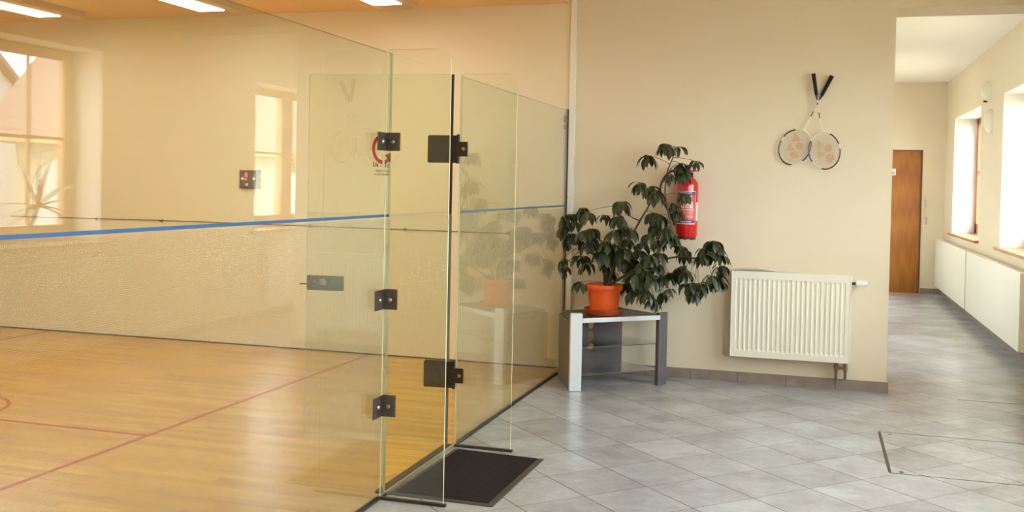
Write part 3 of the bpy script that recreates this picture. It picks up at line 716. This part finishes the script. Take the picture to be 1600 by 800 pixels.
CL = [(0.874, 7.63, 1.846, 1.15), (0.947, 7.739, 1.832, 0.8), (0.717, 7.708, 1.76, 1), (0.957, 7.755, 1.705, 0.9), (0.985, 7.739, 1.651, 1), (1.082, 7.727, 1.72, 0.7), (0.945, 7.363, 1.615, 0.8), (0.683, 7.56, 1.551, 0.9), (0.727, 7.775, 1.519, 1), (0.788, 7.642, 1.485, 1), (0.998, 7.752, 1.475, 0.9), (0.935, 7.689, 1.396, 0.7), (0.951, 7.718, 1.342, 0.8), (0.572, 7.461, 1.404, 1.05), (0.42, 7.595, 1.295, 0.7), (0.209, 7.701, 1.342, 0.9), (0.294, 7.505, 1.318, 1), (0.05, 7.701, 1.272, 0.9), (0.103, 7.759, 1.288, 0.8), (0.05, 7.708, 1.191, 0.9), (0.13, 7.827, 1.236, 0.9), (0.266, 7.556, 1.174, 1), (0.288, 7.779, 1.181, 0.9), (0.142, 7.739, 1.137, 1), (0.054, 7.806, 1.086, 0.9), (0.3, 7.544, 1.097, 1), (0.576, 7.351, 1.301, 1), (0.534, 7.742, 1.22, 1.1), (0.522, 7.444, 1.186, 1), (0.642, 7.447, 1.204, 1), (0.527, 7.792, 1.113, 1.1), (0.762, 7.743, 1.321, 1), (0.855, 7.48, 1.315, 1), (0.787, 7.783, 1.237, 1.1), (0.884, 7.593, 1.221, 1), (0.916, 7.655, 1.157, 1), (0.788, 7.442, 1.171, 1), (0.682, 7.773, 1.084, 1), (0.808, 7.661, 1.124, 1.1), (0.989, 7.74, 1.072, 0.8), (1.017, 7.718, 1.036, 0.9), (1.244, 7.54, 1.13, 0.9), (1.281, 7.558, 1.079, 1), (1.31, 7.5, 1.031, 0.9), (1.184, 7.494, 1.078, 0.9), (1.179, 7.47, 1.028, 0.9), (1.227, 7.54, 1.044, 0.9), (0.05, 7.71, 0.928, 0.85), (0.064, 7.72, 0.872, 0.8), (0.204, 7.737, 0.958, 1), (0.443, 7.502, 1.104, 1), (0.423, 7.489, 1.026, 1.1), (0.442, 7.718, 1.023, 1.1), (0.526, 7.566, 1.025, 1.2), (0.594, 7.492, 1.056, 1.1), (0.611, 7.567, 0.975, 1.1), (0.686, 7.667, 1.026, 1), (0.802, 7.376, 1.018, 1), (0.653, 7.789, 0.932, 1), (0.297, 7.508, 0.927, 0.9), (0.43, 7.687, 0.915, 0.9), (0.583, 7.73, 0.933, 1), (0.708, 7.358, 0.883, 1.1), (0.581, 7.704, 0.781, 1), (0.665, 7.515, 0.743, 1), (0.721, 7.61, 0.786, 1.1), (0.793, 7.354, 0.746, 1), (0.83, 7.371, 0.85, 1), (0.839, 7.431, 0.688, 0.9), (0.855, 7.78, 0.703, 0.8), (0.945, 7.438, 0.764, 0.6), (0.85, 7.69, 0.849, 1), (0.892, 7.768, 0.855, 0.9), (0.984, 7.733, 0.911, 1), (1.045, 7.553, 0.898, 1), (1.076, 7.556, 0.803, 1.1), (1.136, 7.607, 0.806, 1.1), (1.096, 7.683, 0.734, 0.9), (1.246, 7.482, 0.879, 0.9), (1.266, 7.675, 0.855, 1), (1.294, 7.689, 0.816, 0.8), (1.299, 7.708, 0.936, 0.9), (0.254, 7.513, 0.782, 0.85), (0.477, 7.776, 0.75, 0.8), (0.783, 7.391, 0.898, 1), (0.711, 7.503, 0.944, 1), (0.808, 7.625, 0.94, 1), (0.442, 7.763, 0.845, 0.8), (0.854, 7.503, 1.027, 1), (0.308, 7.766, 1.107, 1)]
BR = {'a': [(0.437, 7.55, 0.748), (0.445, 7.57, 0.86), (0.383, 7.62, 0.952), (0.263, 7.7, 1.008), (0.15, 7.78, 1.085), (0.055, 7.82, 1.147)], 'b': [(0.456, 7.53, 0.751), (0.502, 7.53, 0.89), (0.564, 7.55, 1.013), (0.62, 7.58, 1.126), (0.687, 7.6, 1.259), (0.739, 7.63, 1.357), (0.783, 7.65, 1.456)], 'c': [(0.477, 7.52, 0.763), (0.64, 7.5, 0.874), (0.78, 7.52, 0.975), (0.895, 7.6, 1.12), (0.915, 7.64, 1.24), (0.885, 7.65, 1.36), (0.864, 7.66, 1.482)], 'c2': [(0.864, 7.66, 1.482), (0.875, 7.66, 1.619), (0.905, 7.67, 1.717), (0.947, 7.67, 1.814)], 'd': [(0.64, 7.5, 0.874), (0.757, 7.52, 0.911), (0.896, 7.55, 0.978), (1.011, 7.58, 1.0), (1.128, 7.6, 0.989), (1.244, 7.62, 1.002)], 'e': [(0.434, 7.56, 0.757), (0.419, 7.6, 0.856), (0.418, 7.64, 0.977), (0.503, 7.68, 1.102), (0.531, 7.7, 1.251)], 'f': [(0.687, 7.6, 1.259), (0.609, 7.62, 1.29), (0.543, 7.62, 1.367)]}
def smooth_line(p, n=4):
    p = [Vector(q) for q in p]; out = []
    for i in range(len(p) - 1):
        p0 = p[i - 1] if i else p[0]; p1, p2 = p[i], p[i + 1]; p3 = p[i + 2] if i + 2 < len(p) else p[-1]
        for k in range(n):
            t = k / n; out.append(.5 * (2 * p1 + (p2 - p0) * t + (2 * p0 - 5 * p1 + 4 * p2 - p3) * t * t + (3 * p1 - p0 - 3 * p2 + p3) * t ** 3))
    out.append(p[-1]); return out
RAD = dict(a=(.010, .005), b=(.010, .006), c=(.010, .006), c2=(.006, .003), d=(.009, .005), e=(.009, .004), f=(.005, .003))
allp = []
for k_, p in BR.items():
    sl = smooth_line(p)
    if k_ in 'abce': sl = [Vector((sl[0].x, sl[0].y, .735))] + sl
    n = len(sl); r0, r1 = RAD[k_]
    obj('stem', B().tube(sl, [r0 + (r1 - r0) * i / (n - 1) for i in range(n)], 8), 'stem', pt, smooth=True)
    allp += sl[2:]
# cut end with pale wood on the right hand branch
def leaflet(b, base, d, L, W, droop, roll=0, fold=.25, mi=0):
    """one blade: starts at base in direction d, bends downwards"""
    d = d.normalized(); side = d.cross(Vector((0, 0, 1)))
    side = side.normalized() if side.length > 1e-3 else Vector((1, 0, 0))
    side = (Matrix.Rotation(roll, 3, d) @ side); p = base.copy(); prev = None; n = 7; st = L / (n - 1); cur = d.copy()
    prof = [.06, .55, .88, 1.0, .86, .52, .04]
    for i in range(n):
        up = side.cross(cur).normalized(); wd = W * .5 * prof[i]
        row = [b.v(p - side * wd + up * wd * fold), b.v(p), b.v(p + side * wd + up * wd * fold)]
        if prev:
            for k in range(2): b.face([prev[k], prev[k + 1], row[k + 1], row[k]], mi)
        prev = row
        cur = (cur + Vector((0, 0, -1)) * droop / (n - 1)).normalized(); p = p + cur * st
GX = .035
rl_ = random.Random(11)
for i, (x_, y_, z_, sc) in enumerate(CL):
    c = Vector((x_, y_, z_)); b = B()
    # petiole from the nearest point of a stem
    q = min(allp, key=lambda a: (a - c).length + .35 * max(0, a.z - c.z))
    dv = c - q; mid = q + dv * .5 + Vector((0, 0, .10 * dv.length))
    pts = [q + (mid - q) * 2 * t * (1 - t) + (c - q) * t * t for t in (0, .25, .5, .75, 1)]
    b.tube(pts, [.0028, .0023, .002, .0018, .002], 5, 1)
    n = rl_.choice((8, 9, 9, 10)); a0 = rl_.uniform(0, 6.28); tilt = Vector((rl_.uniform(-.35, .35), rl_.uniform(-.45, .05), 1)).normalized()
    ax = tilt.cross(Vector((0, 1, 0))).normalized(); ay = tilt.cross(ax)
    for k in range(n):
        a = a0 + 2 * PI * k / n + rl_.uniform(-.2, .2); h = ax * math.cos(a) + ay * math.sin(a)
        el = rl_.uniform(-.75, .05); L = sc * rl_.uniform(.092, .128); W = L * rl_.uniform(.38, .47)
        d = (h * math.cos(el) + tilt * math.sin(el)).normalized(); st = c + d * .018 * sc
        dr = rl_.uniform(1.2, 2.6)
        # keep blades out of the walls and the glass
        reach = st + d * L
        if reach.y > YC - .02 or reach.x < GX - .02: d = (d * .35 + Vector((.25 if reach.x < GX else 0, -.35 if reach.y > YC - .02 else 0, -.8))).normalized(); st = c + d * .018 * sc
        b.tube([c, st], .0016, 4, 1); leaflet(b, st, d, L, W, dr, rl_.uniform(-.5, .5))
    for v in b.bm.verts:
        if v.co.x < .018: v.co.x = .018 + .1 * (v.co.x - .018) * 0
        if v.co.y > YC - .012: v.co.y = YC - .012
    obj('leaf_cluster', b, ['leaf', 'petiole'], pt)

# ================================================================ FIRE EXTINGUISHER
EX, EY, ER = .998, YC - .115, .083
ex = thing('fire_extinguisher', 'red fire extinguisher hanging on the wall behind the plant', 'fire extinguisher', (EX, EY, 1.13))
prof = [(.070, 1.128), (.078, 1.133), (.083, 1.15), (.083, 1.535), (.080, 1.555), (.070, 1.575), (.052, 1.592), (.030, 1.603), (.024, 1.607), (.024, 1.625)]
obj('cylinder', B().lathe(prof, (EX, EY, 0), 48), 'ext_red', ex, smooth=True)
b = B().lathe([(.060, 1.118), (.072, 1.118), (.074, 1.130), (.060, 1.130)], (EX, EY, 0), 40)
for k in range(8): a = 2 * PI * k / 8; b.box(EX + .066 * math.cos(a) - .008, EX + .066 * math.cos(a) + .008, EY + .066 * math.sin(a) - .008, EY + .066 * math.sin(a) + .008, 1.112, 1.130)
obj('foot_ring', b, 'rail', ex)
obj('valve', B().lathe([(.026, 1.625), (.026, 1.637), (.017, 1.642), (.017, 1.668), (.021, 1.672), (.021, 1.69), (.012, 1.697)], (EX, EY, 0), 20).tube([(EX, EY, 1.655), (EX - .05, EY - .01, 1.652)], .009, 10), 'bronze', ex, smooth=True)
b = B(); b.extrude([(EX - .01, EY - .010, 1.655), (EX + .085, EY - .010, 1.655), (EX + .09, EY - .010, 1.648), (EX + .02, EY - .010, 1.642), (EX - .01, EY - .010, 1.642)], (0, .02, 0))
obj('carry_handle', b, 'ext_red', ex)
b = B(); b.extrude([(EX - .012, EY - .009, 1.688), (EX + .03, EY - .009, 1.694), (EX + .088, EY - .009, 1.712), (EX + .092, EY - .009, 1.704), (EX + .03, EY - .009, 1.683), (EX - .012, EY - .009, 1.678)], (0, .018, 0))
obj('squeeze_lever', b, 'ext_red', ex)
obj('discharge_hose', B().tube(smooth_line([(EX - .05, EY - .01, 1.652), (.93, 7.91, 1.655), (.868, 7.88, 1.637), (.819, 7.88, 1.586), (.796, 7.88, 1.515), (.808, 7.88, 1.43), (.855, 7.88, 1.346), (.897, 7.88, 1.282)]), .0085, 10).tube([(.897, 7.88, 1.285), (.918, 7.88, 1.223)], [.011, .013], 10), 'black', ex, smooth=True)
obj('wall_bracket', B().box(EX - .03, EX + .03, EY + .084, YC - .001, 1.25, 1.64).box(EX - .025, EX + .025, EY + .01, YC - .01, 1.61, 1.622), 'bronze', ex)
CA = math.atan2(-EY, 1.963 - EX)      # label faces the hall
def cyl_patch(b, a0, a1, z0, z1, r, mi, n=14):
    b.grid(n, 2, lambda u, v: (EX + r * math.cos(a0 + (a1 - a0) * u), EY + r * math.sin(a0 + (a1 - a0) * u), z0 + (z1 - z0) * v), mi)
b = B(); A, Bb = CA - math.radians(62), CA + math.radians(52)
cyl_patch(b, A, Bb, 1.235, 1.492, ER + .0006, 0)
cyl_patch(b, A + .05, Bb - .05, 1.240, 1.487, ER + .0010, 1)
cyl_patch(b, A + .05, Bb - .05, 1.460, 1.487, ER + .0014, 2); cyl_patch(b, A + .22, Bb - .05, 1.242, 1.266, ER + .0014, 2)
rr = random.Random(4)
def glyphs(z, h, a0, a1, wmin, wmax, mi, gap=.03):
    a = a0
    while a < a1:
        w_ = rr.uniform(wmin, wmax); cyl_patch(b, a, min(a + w_, a1), z, z + h * rr.uniform(.7, 1), ER + .0018, mi, 3); a += w_ + rr.uniform(gap * .5, gap)
glyphs(1.474, .010, A + .35, Bb - .5, .04, .09, 0, .04)
for z, h, l, r_ in ((1.440, .006, .5, .55), (1.430, .004, .6, .65), (1.408, .005, .4, .4), (1.398, .008, .35, .35), (1.345, .009, .15, .15), (1.334, .004, .2, .2), (1.322, .003, .3, .3), (1.312, .003, .3, .2), (1.302, .003, .25, .3), (1.292, .003, .3, .25), (1.282, .003, .3, .3)):
    glyphs(z, h, A + l, Bb - r_, .03, .12, 0)
for k in range(3): a = CA - .38 + .40 * k; cyl_patch(b, a - .15, a + .15, 1.360, 1.392, ER + .0018, 0, 5); cyl_patch(b, a - .03, a + .06, 1.366, 1.386, ER + .0022, 1, 3)
glyphs(1.250, .008, A + .5, Bb - .5, .03, .06, 0, .02)
obj('label', b, ['label_white', 'label_red', 'label_navy'], ex, label='red label with white border and blue bands')
b = B(); cyl_patch(b, Bb + .12, Bb + .62, 1.262, 1.405, ER + .0008, 0, 8); obj('inspection_label', b, 'label_white', ex, label='white inspection sticker')

# ================================================================ BADMINTON RACKETS
def racket(gx, gz, hx, hz, yo, label, mirror, tri, circ, a_=.140, b_=.114):
    g = Vector((gx, 0, gz)); h = Vector((hx, 0, hz)); ax = (h - g).normalized(); sd = Vector((-ax.z, 0, ax.x)) * (-1 if mirror else 1); Y = YC - yo
    t = thing('badminton_racket', label, 'racket', (gx, YC, gz), 'crossed rackets on the lobby wall')
    W = lambda s, c, dy=0: (g + ax * s + sd * c + Vector((0, Y + dy, 0)))
    D = (h - g).length
    b = B(); b.tube([W(0, 0), W(.004, 0), W(.02, 0), W(.15, 0), W(.165, 0)], [.013, .0165, .0150, .0130, .0115], 8); obj('grip', b, 'grip', t, smooth=True)
    b = B(); b.tube([W(.165, 0), W(.185, 0), W(.205, 0)], [.0105, .007, .0045], 10); obj('cone', b, 'racket_violet', t, smooth=True)
    th = D - a_
    b = B(); b.tube([W(.205, 0), W(.30, 0)], .0036, 8, 0); b.tube([W(.30, 0), W(.345, 0)], .0037, 8, 1); b.tube([W(.345, 0), W(th - .006, 0)], .0036, 8, 0)
    b.tube([W(th - .02, 0), W(th + .001, 0)], .0055, 8, 0)
    obj('shaft', b, ['racket_white', 'racket_dark'], t, smooth=True)
    n = 72; pts = [W(D - a_ * math.cos(2 * PI * k / n), b_ * math.sin(2 * PI * k / n)) for k in range(n)]
    def mi(f): return 0 if (f < .07 or .20 < f < .245 or .55 < f < .66 or f > .86) else (2 if .66 <= f <= .86 else 1)
    obj('head_frame', B().loop(pts, .0050, 8, mi), ['racket_white', 'racket_dark', 'racket_violet'], t, smooth=True)
    b = B(); bi, bo = a_ - .004, b_ - .004
    def seg(p, q, r, m): b.tube([p, q], r, 4, m, False)
    def inside(p):
        x, z = p.x, p.z
        for cx_, cz_, r in circ:
            if (x - cx_) ** 2 + (z - cz_) ** 2 < r * r: return True
        for T in tri:
            s = [(T[(i + 1) % 3][0] - T[i][0]) * (z - T[i][1]) - (T[(i + 1) % 3][1] - T[i][1]) * (x - T[i][0]) for i in range(3)]
            if all(v > 0 for v in s) or all(v < 0 for v in s): return True
        return False
    def string(fn, half, dy):
        N = 60; st = None
        seg(fn(-half), fn(half), .00045, 0)
        for k in range(N + 1):
            p = fn(-half + 2 * half * k / N); ins = inside(p) and k < N
            if ins and st is None: st = p
            if not ins and st is not None: seg(st, p, .0016, 1); st = None
    for k in range(-10, 11):
        c = k * .0103; hf = bi * math.sqrt(max(0, 1 - (c / bo) ** 2))
        if hf > .01: string(lambda s, c=c: W(D + s, c, -.0006), hf, 0)
    for k in range(-12, 13):
        s0 = k * .0108; hf = bo * math.sqrt(max(0, 1 - (s0 / bi) ** 2))
        if hf > .01: string(lambda c, s0=s0: W(D + s0, c, .0006), hf, 0)
    obj('strings', b, ['string', 'string_mark'], t)
cw = lambda ox, oz, hx, hz: (lambda x, y: (hx + (x - ox) / 848, hz - (y - oz) / 848))
f1 = cw(208, 560, 1.80, 1.847); f2 = cw(392, 584, 2.017, 1.82)
racket(2.059, 2.391, 1.800, 1.847, .022, 'badminton racket hung on the wall with its head at the left of the crossed pair', True,
       [[f1(212, 470), f1(186, 524), f1(246, 520)], [f1(178, 533), f1(150, 582), f1(210, 580)]], [(*f1(240, 551), .028), (*f1(206, 610), .029)])
racket(1.923, 2.407, 2.017, 1.820, .042, 'badminton racket hung on the wall with its head at the right of the crossed pair', False,
       [[f2(343, 512), f2(392, 540), f2(348, 574)], [f2(348, 588), f2(402, 606), f2(356, 630)]], [(*f2(416, 565), .028), (*f2(428, 632), .031)])
tag(obj('wall_hook', B().tube([(1.958, YC, 2.17), (1.958, YC - .058, 2.17)], .003, 8).tube([(1.958, YC - .055, 2.17), (1.958, YC - .058, 2.184)], .004, 8), 'bronze', smooth=True), 'small dark hook carrying the crossed rackets', 'hook')

# ================================================================ PLANTS ON THE NEAR WINDOW SILL
al = thing('aloe_plant', 'spiky long-leaved plant on the near window sill, seen reflected in the glass', 'potted plant', (3.93, 6.42, .965))
obj('pot', B().lathe([(.060, .966), (.085, 1.06), (.09, 1.065), (.09, 1.085), (.082, 1.085), (.075, 1.04)], (3.93, 6.42, 0), 28), 'white_pot', al, smooth=True)
obj('trunk', B().tube([(3.93, 6.42, 1.02), (3.91, 6.45, 1.15), (3.88, 6.47, 1.27)], [.018, .014, .016], 8), 'bark', al, smooth=True)
ra = random.Random(7)
for k in range(17):
    a = 2 * PI * k / 17 * 2.4 + ra.uniform(-.3, .3); el = ra.uniform(.1, 1.35) if k % 3 else ra.uniform(-.3, .3); L = ra.uniform(.32, .58)
    d = Vector((math.cos(a) * math.cos(el) * .32 - .05, math.sin(a) * math.cos(el), math.sin(el))); b = B(); p = Vector((3.88, 6.47, 1.27)); n = 9; prev = None; d.normalize()
    side = d.cross(Vector((0, 0, 1))).normalized() if abs(d.z) < .98 else Vector((0, 1, 0)); dr = ra.uniform(.1, 1.0)
    for i in range(n):
        wd = .022 * (1 - (i / (n - 1)) ** 1.5) + .0008; th = Vector((0, 0, wd * .35)) if abs(d.z) < .8 else Vector((wd * .35, 0, 0))
        p.x = min(p.x, XR + .27)
        row = [b.v(p - side * wd), b.v(p - th), b.v(p + side * wd), b.v(p + th)]
        if prev:
            for q in range(4): b.face([prev[q], prev[(q + 1) % 4], row[(q + 1) % 4], row[q]])
        prev = row; p = p + d * (L / (n - 1)); d = (d + Vector((0, 0, -dr / n))).normalized()
    obj('leaf', b, 'aloe', al, smooth=True)
fl = thing('flowering_plant', 'small pink flowering pot plant on the near window sill, seen reflected in the glass', 'potted plant', (3.95, 5.92, .965))
obj('pot', B().lathe([(.045, .966), (.062, 1.05), (.066, 1.052), (.066, 1.07), (.058, 1.07)], (3.95, 5.92, 0), 24), 'terracotta', fl, smooth=True)
b = B()
for k in range(16):
    a = ra.uniform(0, 6.28); leaflet(b, Vector((3.95, 5.92, 1.07)), Vector((math.cos(a) * .6, math.sin(a), ra.uniform(.5, 1.6))), ra.uniform(.08, .13), .04, 1.2)
obj('foliage', b, 'leaf_light', fl)
for k in range(5):
    a = ra.uniform(0, 6.28); c = Vector((3.95 + .04 * math.cos(a), 5.92 + .07 * math.sin(a), 1.19 + ra.uniform(-.02, .04))); b = B()
    for q in range(5): a2 = 2 * PI * q / 5; leaflet(b, c, Vector((math.cos(a2), math.sin(a2), .4)), .028, .022, .4)
    b.tube([(3.95, 5.92, 1.07), c], .0015, 5, 1); obj('flower', b, ['pink', 'petiole'], fl)

# ================================================================ OUTSIDE
struct('ground', B().box(XR + .44, 60, -20, 70, -.3, -.12), 'grass')
ho = thing('house', 'cream house with red tiled hip roof across the lawn', 'house', (14.6, 24, -.12))
y0, m_, k_ = 13.0, 1.75, .85; ZE, TT = 2.2, 3.6; Y9 = 36.0
E1, E2, R1, R2 = (11, y0, ZE), (11, Y9, ZE), (11 + TT, y0 + m_ * TT, ZE + k_ * TT), (11 + TT, Y9 - m_ * TT, ZE + k_ * TT)
E3, E4 = (11 + 2 * TT, 26.0, ZE), (11 + 2 * TT, Y9, ZE)
b = B(); V = [b.v(p) for p in (E1, E2, R1, R2, E3, E4)]; lowv = [b.v((p[0], p[1], p[2] - .12)) for p in (E1, E2, E3, E4)]
b.face([V[0], V[1], V[3], V[2]], 0); b.face([V[4], V[2], V[3], V[5]], 0); b.face([V[0], V[2], V[4]], 0); b.face([V[1], V[5], V[3]], 0)
b.face([lowv[0], lowv[1], V[1], V[0]], 1); b.face([lowv[1], lowv[3], V[5], V[1]], 1); b.face([lowv[3], lowv[2], V[4], V[5]], 1); b.face([lowv[2], lowv[0], V[0], V[4]], 1); b.face(lowv[:2] + [lowv[3], lowv[2]], 1)
obj('roof', b, ['roof', 'house_trim'], ho)
obj('wall', B().prism([(11.35, 14.2), (17.9, 26.2), (17.9, 35.6), (11.35, 35.6)], -.12, ZE - .12), 'house', ho)
def arch(y, w_, h_, nm, mt, x=11.35):
    o = [(x - .03, y - w_ / 2, -.1), (x - .03, y + w_ / 2, -.1)]
    for k in range(11): a = PI * k / 10; o.append((x - .03, y + w_ / 2 * math.cos(a), h_ - w_ * .25 + w_ * .25 * math.sin(a)))
    return obj(nm, B().extrude(o, (.06, 0, 0)), mt, ho)
arch(15.9, 2.6, 1.95, 'arch_niche', 'house_white'); 
dr_ = obj('barn_door', B().box(11.27, 11.33, 15.3, 16.3, -.1, 1.45), 'house_door', ho)
obj('door', B().box(11.31, 11.36, 19.0, 20.2, -.1, 1.8), 'house_door', ho)
for y_ in (23.5, 27.5, 31.5):
    f = obj('window', B().box(11.30, 11.36, y_ - .6, y_ + .6, .6, 1.7), 'house_white', ho); obj('window_pane', B().box(11.285, 11.305, y_ - .5, y_ + .5, .7, 1.6), 'window_glass', f)
h2 = thing('house', 'white gabled house with red roof standing farther back, left of the nearer roof', 'house', (24, 20, -.12))
yr, hr_, ze = 20.4, 7.7, 3.75
b = B().extrude([(21.2, yr - 4.8, -.12), (21.2, yr + 4.8, -.12), (21.2, yr + 4.8, hr_ - .84 * 4.8), (21.2, yr, hr_), (21.2, yr - 4.8, hr_ - .84 * 4.8)], (9, 0, 0)); obj('wall', b, 'house_white', h2)
for s in (-1, 1):
    b = B().extrude([(20.9, yr, hr_ + .02), (20.9, yr + s * 5.2, hr_ + .02 - .84 * 5.2), (20.9, yr + s * 5.2, hr_ + .2 - .84 * 5.2), (20.9, yr, hr_ + .22)], (9.6, 0, 0)); obj('roof_slope', b, 'roof', h2)
rb = random.Random(2)
for k in range(5):
    yy = 16.2 + k * 1.5; b = B()
    for q in range(260):
        a, e = rb.uniform(0, 6.28), rb.uniform(-.2, 1.5); r = rb.uniform(.28, .5); c = Vector((9.4 + r * math.cos(a) * math.cos(e), yy + r * math.sin(a) * math.cos(e) * 1.2, .15 + r * 1.3 * math.sin(e)))
        leaflet(b, c, Vector((math.cos(a), math.sin(a), rb.uniform(-.2, .8))), .12, .06, .5)
    b.tube([(9.4, yy, -.12), (9.4, yy, .4)], .03, 6)
    tag(obj('garden_bush', b, 'bush'), 'low green bush on the lawn in front of the house', 'bush', 'bushes in front of the house')
